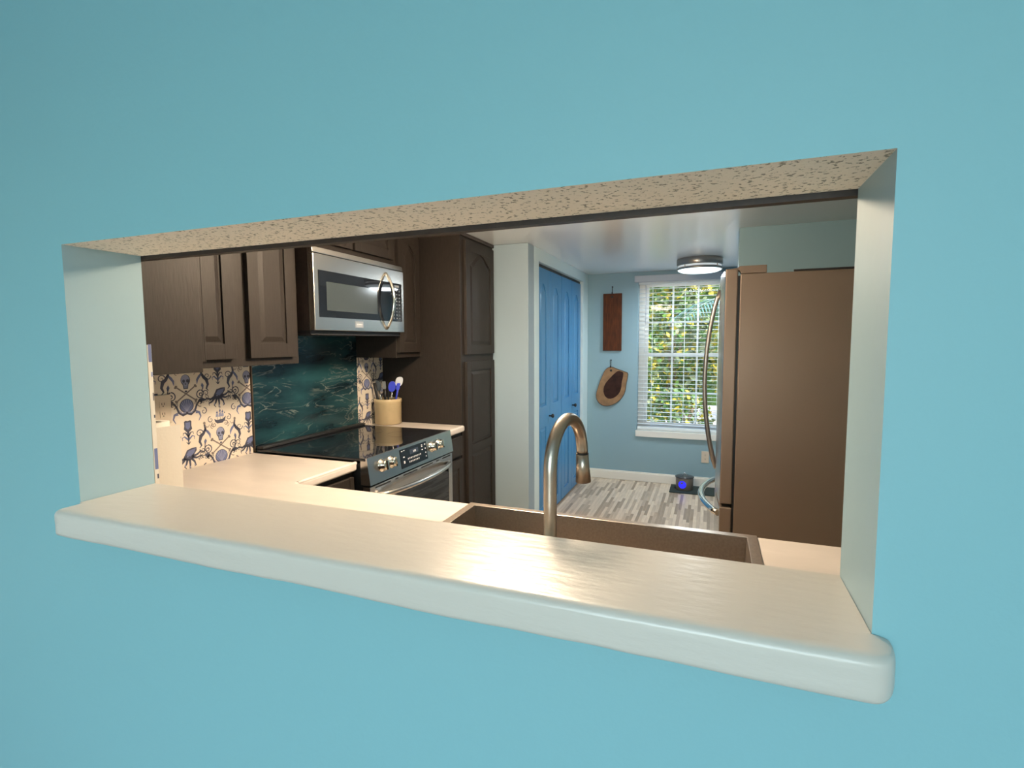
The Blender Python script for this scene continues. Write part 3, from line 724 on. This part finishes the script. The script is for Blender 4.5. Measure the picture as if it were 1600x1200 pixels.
def outlet(name, mapf, u, v, w, h, label, nset=1):
    t = thing(name, mapf(u,v-h/2,0), label, 'outlet')
    obj('cover_plate', MB().prism(rect(u-w/2,u+w/2,v-h/2,v+h/2), mapf, .001, .006), 'plate_almond', t, bevel=.002)
    for k in range(nset):
        cu = u-(nset-1)*.023+k*.046
        for dz in (-.02,.02):
            s = obj('socket', MB().prism(rect(cu-.014,cu+.014,v+dz-.013,v+dz+.013), mapf, .0061, .0075), 'plate_almond', t)
            q = MB()
            for a in (-.006,.004): q.prism(rect(cu+a,cu+a+.002,v+dz-.002,v+dz+.007), mapf, .0076, .0079)
            q.prism(rect(cu-.002,cu+.002,v+dz-.009,v+dz-.005), mapf, .0076, .0079)
            obj('slot', q, 'black_matte', s)
    return t
outlet('wall_outlet', MX(XW+.0036), .690, 1.180, .116, .118, 'almond double outlet on the skull wallpaper above the paper towels', 2)
outlet('wall_outlet', lambda u,v,n_: (u,YF-n_,v), -.03, .30, .07, .115, 'pale outlet low on the far wall beside the fridge handle')

# ------------------------------------------------------------------ things on the counters
tx, ty = -1.6375, .362
pt = thing('paper_towel_roll', (tx,ty,CT), 'white paper towel roll with a loose sheet, behind the left jamb', 'paper towel')
obj('roll', MB().lathe([(.020,0),(.054,0),(.054,.279),(.020,.279),(.019,.27)], (tx,ty,CT+.008), 36), 'paper_towel', pt)
obj('holder', MB().lathe([(.065,0),(.065,.006),(.008,.0065),(.008,.286),(.004,.289)], (tx,ty,CT+.0008), 24), 'stainless', pt)
sh = MB(); pts = []
for k in range(9):
    a = R(-75+k*7.2); pts.append((tx+.0556*math.cos(a), ty+.0556*math.sin(a)))
l = pts[-1]
for k in range(1,6): pts.append((l[0]+.30*.014*k-.0006*k*k*.3, l[1]+.95*.014*k))
off = [(q[0]+.0010, q[1]-.0008) for q in pts]
for k in range(len(pts)-1):
    sh.prism([pts[k],pts[k+1],off[k+1],off[k]], lambda u,v,n_: (u,v,n_), CT+.004, CT+.276)
bmesh.ops.remove_doubles(sh.bm, verts=sh.bm.verts[:], dist=1e-5)
obj('loose_sheet', sh, 'paper_towel', pt)

cx, cy, cr, ch = -1.975, 2.138, .090, .166
ck = thing('utensil_crock', (cx,cy,CT), 'tan stoneware crock holding utensils beside the pantry', 'crock')
obj('pot', MB().lathe([(cr-.012,.0005),(cr-.004,.004),(cr-.003,ch-.026),(cr,ch-.022),(cr,ch-.004),(cr-.003,ch),(cr-.011,ch),(cr-.012,ch-.02),(cr-.013,.015),(.002,.013)], (cx,cy,CT), 44), 'crock_glaze', ck)
zb = CT+.02
def utensil(label, name, base, tip, build, hm, head='head', hmat=None, hw=.006):
    t = thing(name, (cx+base[0],cy+base[1],zb), label, 'utensil', 'utensils in the crock')
    b = Vector((cx+base[0],cy+base[1],zb)); e_ = Vector((cx+tip[0],cy+tip[1],tip[2]))
    obj('handle', MB().tube([b+(e_-b)*k/4 for k in range(5)], hw, 8, flat=.5), hm, t)
    if build: obj(head, build(e_, (e_-b).normalized()), hmat, t)
    return t
side = Vector((.83,.56,0))         # across the view of the crock
def paddle(w, h, th=.004, pw=2.5):
    def f(e_, d_):
        mb = MB(); poly_ = []
        for k in range(20):
            a = 2*math.pi*k/20; c, s = math.cos(a), math.sin(a)
            poly_.append((w*math.copysign(abs(c)**(2/pw),c), h*.5*(1+math.copysign(abs(s)**(2/pw),s))-.004))
        nn = side.cross(d_).normalized()
        mb.prism(poly_, lambda u,v,n_: tuple(e_+side*u+d_*v+nn*n_), -th/2, th/2); return mb
    return f
def tines(e_, d_):
    mb = MB()
    for u in (-.016,.016): mb.tube([e_+side*u*.3, e_+side*u+d_*.02, e_+side*u+d_*.055], .004, 8)
    return mb
def tb(sd_, dp, z):     # tip across / along the view from the opening, and its base inside the crock
    x, y = sd_*.83-dp*.56, sd_*.56+dp*.83
    return (x*.42, y*.42), (x, y, z)
utensil('black utensil handle leaning furthest left in the crock', 'spatula', *tb(-.086,.0,1.185), None, 'utensil_black', hw=.011)
utensil('black oval spoon second from left in the crock', 'serving_spoon', *tb(-.055,.030,1.130), paddle(.020,.07,.006,2.2), 'utensil_steel', 'spoon_bowl', 'utensil_black', .008)
utensil('black flat tongs standing in the middle of the crock', 'tongs', *tb(-.020,-.034,1.150), paddle(.011,.05,.012,6), 'utensil_black', 'jaw', 'stainless_dark', .009)
utensil('black ladle handle behind the flat tongs in the crock', 'ladle', *tb(.004,.040,1.185), None, 'utensil_black', hw=.008)
utensil('blue silicone spoon with steel handle in the crock', 'silicone_spoon', *tb(.026,-.040,1.132), paddle(.023,.068,.012,2.3), 'utensil_steel', 'spoon_bowl', 'utensil_blue')
utensil('pale grey pasta server at the right side of the crock', 'pasta_server', *tb(.070,.026,1.160), paddle(.024,.064,.010,2.6), 'utensil_pale', 'server_head', 'utensil_pale')
utensil('dark blue spatula at the right rim of the crock', 'spatula', *tb(.064,-.014,1.140), paddle(.012,.045,.006,5), 'utensil_blue', 'blade', 'utensil_blue', .007)

# ------------------------------------------------------------------ fridge
fr = thing('refrigerator', (.5,2.4,0), 'tall stainless refrigerator with brown-grey side and bowed handles', 'refrigerator')
fy0, fy1 = 1.988, 2.800
obj('cabinet', MB().box(.122,.90,fy0,fy1,.02,1.762), 'fridge_side_metal', fr, bevel=.004)
def fdoor(y0, y1, z0, z1, bulge=.018):
    n_ = 10; pts = []
    for k in range(n_+1):
        y = y0+(y1-y0)*k/n_; tt = (y-fy0)/(fy1-fy0)
        pts.append((.056-bulge*math.sin(math.pi*tt)**.8, y))
    pts = [(.112,y0)]+pts+[(.112,y1)]
    mb = MB().prism(pts, lambda u,v,n_2: (u,v,n_2), z0, z1)
    for f in mb.bm.faces:
        f.normal_update()
        if abs(f.normal.x) < .5: f.material_index = 1
    return mb
ym = (fy0+fy1)/2
gsk = MB().box(.1125,.1215,fy0+.012,fy1-.012,.06,1.755); obj('gasket', gsk, 'black_matte', fr)
for a, b, hy_ in ((fy0,ym-.003,ym-.05),(ym+.003,fy1,ym+.05)):
    dd = obj('door', fdoor(a,b,.640,1.788), ['stainless','fridge_side_metal'], fr, bevel=.006, seg=3)
    path = [(.040-.070*(math.sin(math.pi*k/20)**.75 if 0 < k < 20 else 0), hy_, .735+k*.985/20) for k in range(21)]
    obj('handle', MB().tube(path, .0115, 12), 'stainless_dark', dd)
fz = obj('freezer_drawer', fdoor(fy0,fy1,.075,.622), ['stainless','fridge_side_metal'], fr, bevel=.006, seg=3)
path = [(.052-.088*(math.sin(math.pi*k/20)**.75 if 0 < k < 20 else 0), 2.045+k*.70/20, .575) for k in range(21)]
obj('drawer_handle', MB().tube(path, .017, 14), 'bright_chrome', fz)
obj('kick_plate', MB().box(.10,.121,fy0+.01,fy1-.01,.004,.065), 'black_matte', fr)
for y0, y1 in ((fy0+.004,fy0+.05),(fy1-.05,fy1-.004)):
    hp = [(.088,1.7895),(.105,1.791),(.120,1.800),(.235,1.800),(.235,1.7635),(.126,1.7635),(.118,1.778),(.088,1.7795)]
    obj('hinge_cover', MB().prism(hp, lambda u,v,n_: (u,n_,v), y0, y1), 'fridge_side_metal', fr, bevel=.003)
tr_ = obj('baking_tray', MB().cells([.36,.368,.72,.728],[2.1,2.108,2.5,2.508],1.7625,1.775,lambda a,b: True).box(.36,.728,2.1,2.108,1.775,1.785), 'black_matte', bevel=.003)
tag(tr_, 'thin black tray lying flat on top of the refrigerator', 'tray')

# ------------------------------------------------------------------ ceiling lights
def flush_light(x, y, r, label, glass, h=.115):
    t = thing('ceiling_light', (x,y,CEIL), label, 'ceiling light')
    obj('canopy', MB().lathe([(r*.9,-.001),(r*.98,-.001),(r,-.004),(r,-.052),(r*.985,-.056),(r*.9,-.056)], (x,y,CEIL), 48), 'lamp_metal', t)
    obj('glass_side', MB().lathe([(r*.93,-.057),(r*.945,-.060),(r*.945,-.0915),(r*.93,-.0915)], (x,y,CEIL), 48), 'lamp_glass_side', t)
    obj('diffuser', MB().lathe([(r*.944,-.093),(r*.93,-.098),(r*.80,-.108),(r*.4,-h),(.002,-h-.001)], (x,y,CEIL), 48), glass, t)
    obj('band', MB().lathe([(r*.955,-.074),(r*.99,-.074),(r*.99,-.092),(r*.955,-.092)], (x,y,CEIL), 48), 'lamp_metal', t)
    for k in range(4):
        a = k*math.pi/2+.9
        obj('post', MB().box(x+r*.97*math.cos(a)-.004,x+r*.97*math.cos(a)+.004,y+r*.97*math.sin(a)-.004,y+r*.97*math.sin(a)+.004,CEIL-.093,CEIL-.056), 'lamp_metal', t)
    return t
flush_light(-.11, 4.02, .185, 'round metal banded ceiling light in front of the kitchen window', 'lamp_glass')
gx, gy, gz = -.80, 1.28, 1.995
t = thing('pendant_light', (gx,gy,CEIL), 'warm glowing bowl light hanging over the range side of the kitchen', 'ceiling light')
obj('canopy', MB().lathe([(.055,-.001),(.055,-.012),(.008,-.022),(.008,-.080)], (gx,gy,CEIL), 28), 'lamp_metal', t)
obj('bowl_shade', MB().lathe([(.17*math.sin(math.pi*k/20)+.0005, .06*math.cos(math.pi*k/20)) for k in range(21)], (gx,gy,gz), 28), 'lamp_glass_warm', t)
light('cool_ceiling_lamp', 'AREA', (-.11,4.02,CEIL-.125), 22, (.86,.95,1), (0,0,0), shape='DISK', size=.32)

# ------------------------------------------------------------------ things on the far wall and floor
def hook(x, z, label):
    t = thing('wall_hook', (x,YF,z), label, 'hook', 'wall hooks')
    obj('backplate', MB().lathe([(.008,-.001),(.008,-.005),(.004,-.007)], (x,YF,z), 14, axis='y'), 'iron_black', t)
    obj('prong', MB().tube([(x,YF-.005,z-.004),(x,YF-.006,z-.060),(x,YF-.020,z-.078),(x,YF-.036,z-.070),(x,YF-.040,z-.055)], .0035, 8), 'iron_black', t)
hook(-.960, 2.000, 'small black hook above the rectangular cutting board')
hook(-.968, 1.250, 'small black hook above the live-edge wooden slab')
bz1, bz0, bx0, bx1 = 1.932, 1.348, -1.050, -.860
cb = thing('cutting_board', (-.955,YF-.025,bz0), 'dark reddish rectangular cutting board hanging on the far wall', 'cutting board')
obj('board', MB().box(bx0,bx1,YF-.026,YF-.008,bz0,bz1), 'board_walnut', cb, bevel=.003)
obj('hanging_hole', MB().lathe([(.011,-.0001),(.011,-.0008),(.002,-.0008)], (-.958,YF-.0262,bz1-.035), 16, axis='y'), 'iron_black', cb)
lb = thing('cutting_board', (-.95,YF-.025,.77), 'live-edge wooden slab with pale rim and dark heart hanging on the far wall', 'cutting board')
def px_(q): # zoomed reading of the slab outline -> wall plane
    return (-1.119+(q[0]-70)*(.331/285), 1.180-(q[1]-755)*(.415/360))
out = [(180,755),(150,780),(128,830),(105,885),(85,950),(70,1000),(72,1045),(95,1085),(130,1108),(180,1112),(230,1095),(280,1060),(318,1010),(335,960),(340,900),(350,860),(356,805),(330,795),(300,785),(250,768),(215,752)]
inn = [(300,795),(268,785),(232,815),(195,855),(160,895),(140,940),(138,985),(155,1025),(190,1045),(240,1030),(280,990),(298,940),(300,890),(312,840),(314,800)]
def smooth_loop(pts, it=2):
    for _ in range(it):
        q = []
        for k in range(len(pts)):
            a, b = pts[k], pts[(k+1)%len(pts)]
            q += [(a[0]*.75+b[0]*.25,a[1]*.75+b[1]*.25),(a[0]*.25+b[0]*.75,a[1]*.25+b[1]*.75)]
        pts = q
    return pts
po = smooth_loop([px_(q) for q in out], 1); pi_ = smooth_loop([px_(q) for q in inn], 1)
mpy = lambda u,v,n_: (u,YF-n_,v)
cen = Vector((sum(q[0] for q in po)/len(po), sum(q[1] for q in po)/len(po)))
obj('slab', MB().prism([(cen.x+(u-cen.x)*.97,cen.y+(v-cen.y)*.97) for u, v in po], mpy, .008, .0262), 'slab_sapwood', lb)
obj('bark_edge', MB().prism(po, mpy, .0082, .0245), 'slab_bark', lb)
obj('heartwood', MB().prism(pi_, mpy, .0263, .0268), 'slab_heartwood', lb)
obj('hanging_hole', MB().lathe([(.012,-.0001),(.012,-.0006),(.002,-.0006)], (-.963,YF-.0264,1.145), 16, axis='y'), 'iron_black', lb)

fm = obj('floor_mat', MB().box(-.345,.075,4.345,4.630,.001,.010), 'mat_green_black', bevel=.003)
tag(fm, 'dark green-black mat on the floor by the far wall', 'mat')
px0, py0 = -.212, 4.487
ps = thing('pet_canister', (px0,py0,.010), 'grey lidded canister with round blue emblem on the dark mat', 'canister')
pb = obj('canister', MB().lathe([(.074,.0105),(.080,.015),(.082,.12),(.080,.128),(.074,.129)], (px0,py0,0), 36), 'pot_grey', ps)
ld = obj('lid', MB().lathe([(.088,.1295),(.089,.134),(.070,.142),(.03,.147),(.002,.148)], (px0,py0,0), 36), 'pot_lid', ps)
obj('lid_loop', MB().tube([(px0-.020+.04*k/10, py0, .146+.020*math.sin(math.pi*k/10)) for k in range(11)], .004, 8), 'bright_chrome', ld)
dirp = Vector((0-px0,-.733-py0,0)).normalized(); dirp = (Matrix.Rotation(R(-14),3,'Z') @ dirp); sd = Vector((-dirp.y,dirp.x,0))
def emb(r, a, b, m, par, nm, off=(0,0)):
    mb = MB(); n_ = 24; c = Vector((px0,py0,.070))
    A = [];B = []
    for k in range(n_):
        t_ = 2*math.pi*k/n_; u = off[0]+r*math.cos(t_); v = off[1]+r*math.sin(t_)
        ang = u/.082; dv_ = Matrix.Rotation(-ang,3,'Z') @ dirp
        q = c+dv_*(.0815+a)+Vector((0,0,v)); q2 = c+dv_*(.0815+b)+Vector((0,0,v))
        A.append(mb.bm.verts.new(q)); B.append(mb.bm.verts.new(q2))
    mb.bm.faces.new(B)
    for k in range(n_): mb.bm.faces.new((A[k],A[(k+1)%n_],B[(k+1)%n_],B[k]))
    return obj(nm, mb, m, par)
em = emb(.036, 0, .004, 'emblem_blue', pb, 'emblem')
for q in ((-.012,.008),(.0,.006),(.010,.004),(-.002,-.006)): pass

# ------------------------------------------------------------------ outside the window
struct('ground', MB().box(-14,14,4.83,22,-.35,-.2), 'bounce_ground')
def leaves(mb, c, rad, n_, size, mats, flat=1):
    for k in range(n_):
        while True:
            q = Vector((random.uniform(-1,1),random.uniform(-1,1),random.uniform(-1,1)))
            if q.length < 1: break
        q = q.normalized()*(q.length**.45)
        pnt = Vector((c[0]+q.x*rad[0], c[1]+q.y*rad[1], c[2]+q.z*rad[2]))
        a = Vector((random.gauss(0,1),random.gauss(0,1),random.gauss(0,.7))).normalized(); b = a.cross(Vector((random.gauss(0,1),random.gauss(0,1),random.gauss(0,1)))).normalized()
        l = size*random.uniform(.6,1.3); w = l*.30
        f = mb.bm.faces.new([mb.bm.verts.new(pnt-a*l*.5), mb.bm.verts.new(pnt+b*w), mb.bm.verts.new(pnt+a*l*.5), mb.bm.verts.new(pnt-b*w)])
        f.material_index = random.choices(range(len(mats)), mats)[0]
def shrub(x, y, h, rad, n_, size, mix, label, group='plants outside the window'):
    t = thing('shrub', (x,y,-.2), label, 'shrub', group)
    mb = MB(); leaves(mb, (x,y,-.2+h*.55), (rad,rad*.8,h*.52), n_, size, mix)
    obj('foliage', mb, ['leaf_green','leaf_yellow','leaf_pale'], t, normals=False)
    mb = MB()
    for k in range(5):
        a = random.uniform(0,6.28); mb.tube([(x,y,-.2),(x+.3*rad*math.cos(a),y+.3*rad*math.sin(a),h*.3),(x+.6*rad*math.cos(a+.3),y+.6*rad*math.sin(a+.3),h*.75)], [.03,.02,.008], 6)
    obj('stem', mb, 'bark', t)
shrub(-1.30, 7.2, 2.3, .62, 3000, .10, (6,2,3), 'green shrub showing at the left side of the window')
shrub(-.42, 6.5, .95, .48, 1800, .075, (6,2,2), 'low leafy shrub showing through the bottom of the window')
shrub(.62, 8.6, 2.5, .62, 2800, .10, (2,7,2), 'yellow flowering shrub showing at the right of the window')
shrub(-.85, 9.3, 3.0, .85, 4200, .13, (4,2,5), 'pale leafy shrub standing behind the others outside')
shrub(-2.9, 10.2, 3.8, 1.05, 3500, .14, (4,2,3), 'tall shrub far to the left outside the window')
shrub(1.6, 10.8, 3.6, .95, 3500, .14, (3,4,3), 'tall yellowish shrub far to the right outside the window')
hg = thing('hedge', (-.4,13.5,-.2), 'tall dense hedge closing off the garden behind the shrubs', 'hedge')
mb = MB()
for k in range(30): leaves(mb, (-5.5+k*.35, 13.5+random.uniform(-.15,.15), 2.2), (.6,.45,2.6), 420, .20, (4,3,4))
for k in range(12): leaves(mb, (-5.3+k*.9, 13.7, 5.0+random.uniform(-.3,.3)), (.8,.5,.9), 420, .20, (4,3,4))
obj('foliage', mb, ['leaf_green','leaf_yellow','leaf_pale'], hg, normals=False)
mb = MB()
mb.box(-5.6,5.0,13.4,13.6,-.2,3.9); obj('branch_core', mb, 'leaf_green', hg)
pl = thing('palm', (.42,6.9,-.2), 'palm with drooping fronds outside the upper window panes', 'palm')
obj('trunk', MB().tube([(.42,6.9,-.2),(.44,6.92,.8),(.42,6.9,1.95)], [.08,.07,.06], 10), 'bark', pl)
for k in range(9):
    a = 2*math.pi*k/9+.35; L_ = 1.0; mb = MB(); sp_ = []
    for j in range(13):
        u = j/12; r_ = L_*u; sp_.append(Vector((.42+r_*math.cos(a), 6.9+r_*math.sin(a), 1.93+.50*u-.75*u*u)))
    mb.tube(sp_, [.010*(1-.8*j/12) for j in range(13)], 6)
    for j in range(1,13):
        for half in (0,.5):
            q = sp_[j-1].lerp(sp_[j], half+.25) ; tg = (sp_[j]-sp_[j-1]).normalized(); sdv = tg.cross(Vector((0,0,1))).normalized()
            ln = .40*math.sin(math.pi*(.12+.85*j/13))
            for s in (-1,1):
                tip = q+sdv*s*ln*.85+tg*ln*.55+Vector((0,0,-.10*ln/.4)); w_ = tg*.012
                mid = q.lerp(tip,.45)+Vector((0,0,.02))
                mb.face([q-w_*.4,mid-w_,tip,mid+w_]); 
    obj('frond', mb, 'palm_leaf', pl, normals=False)
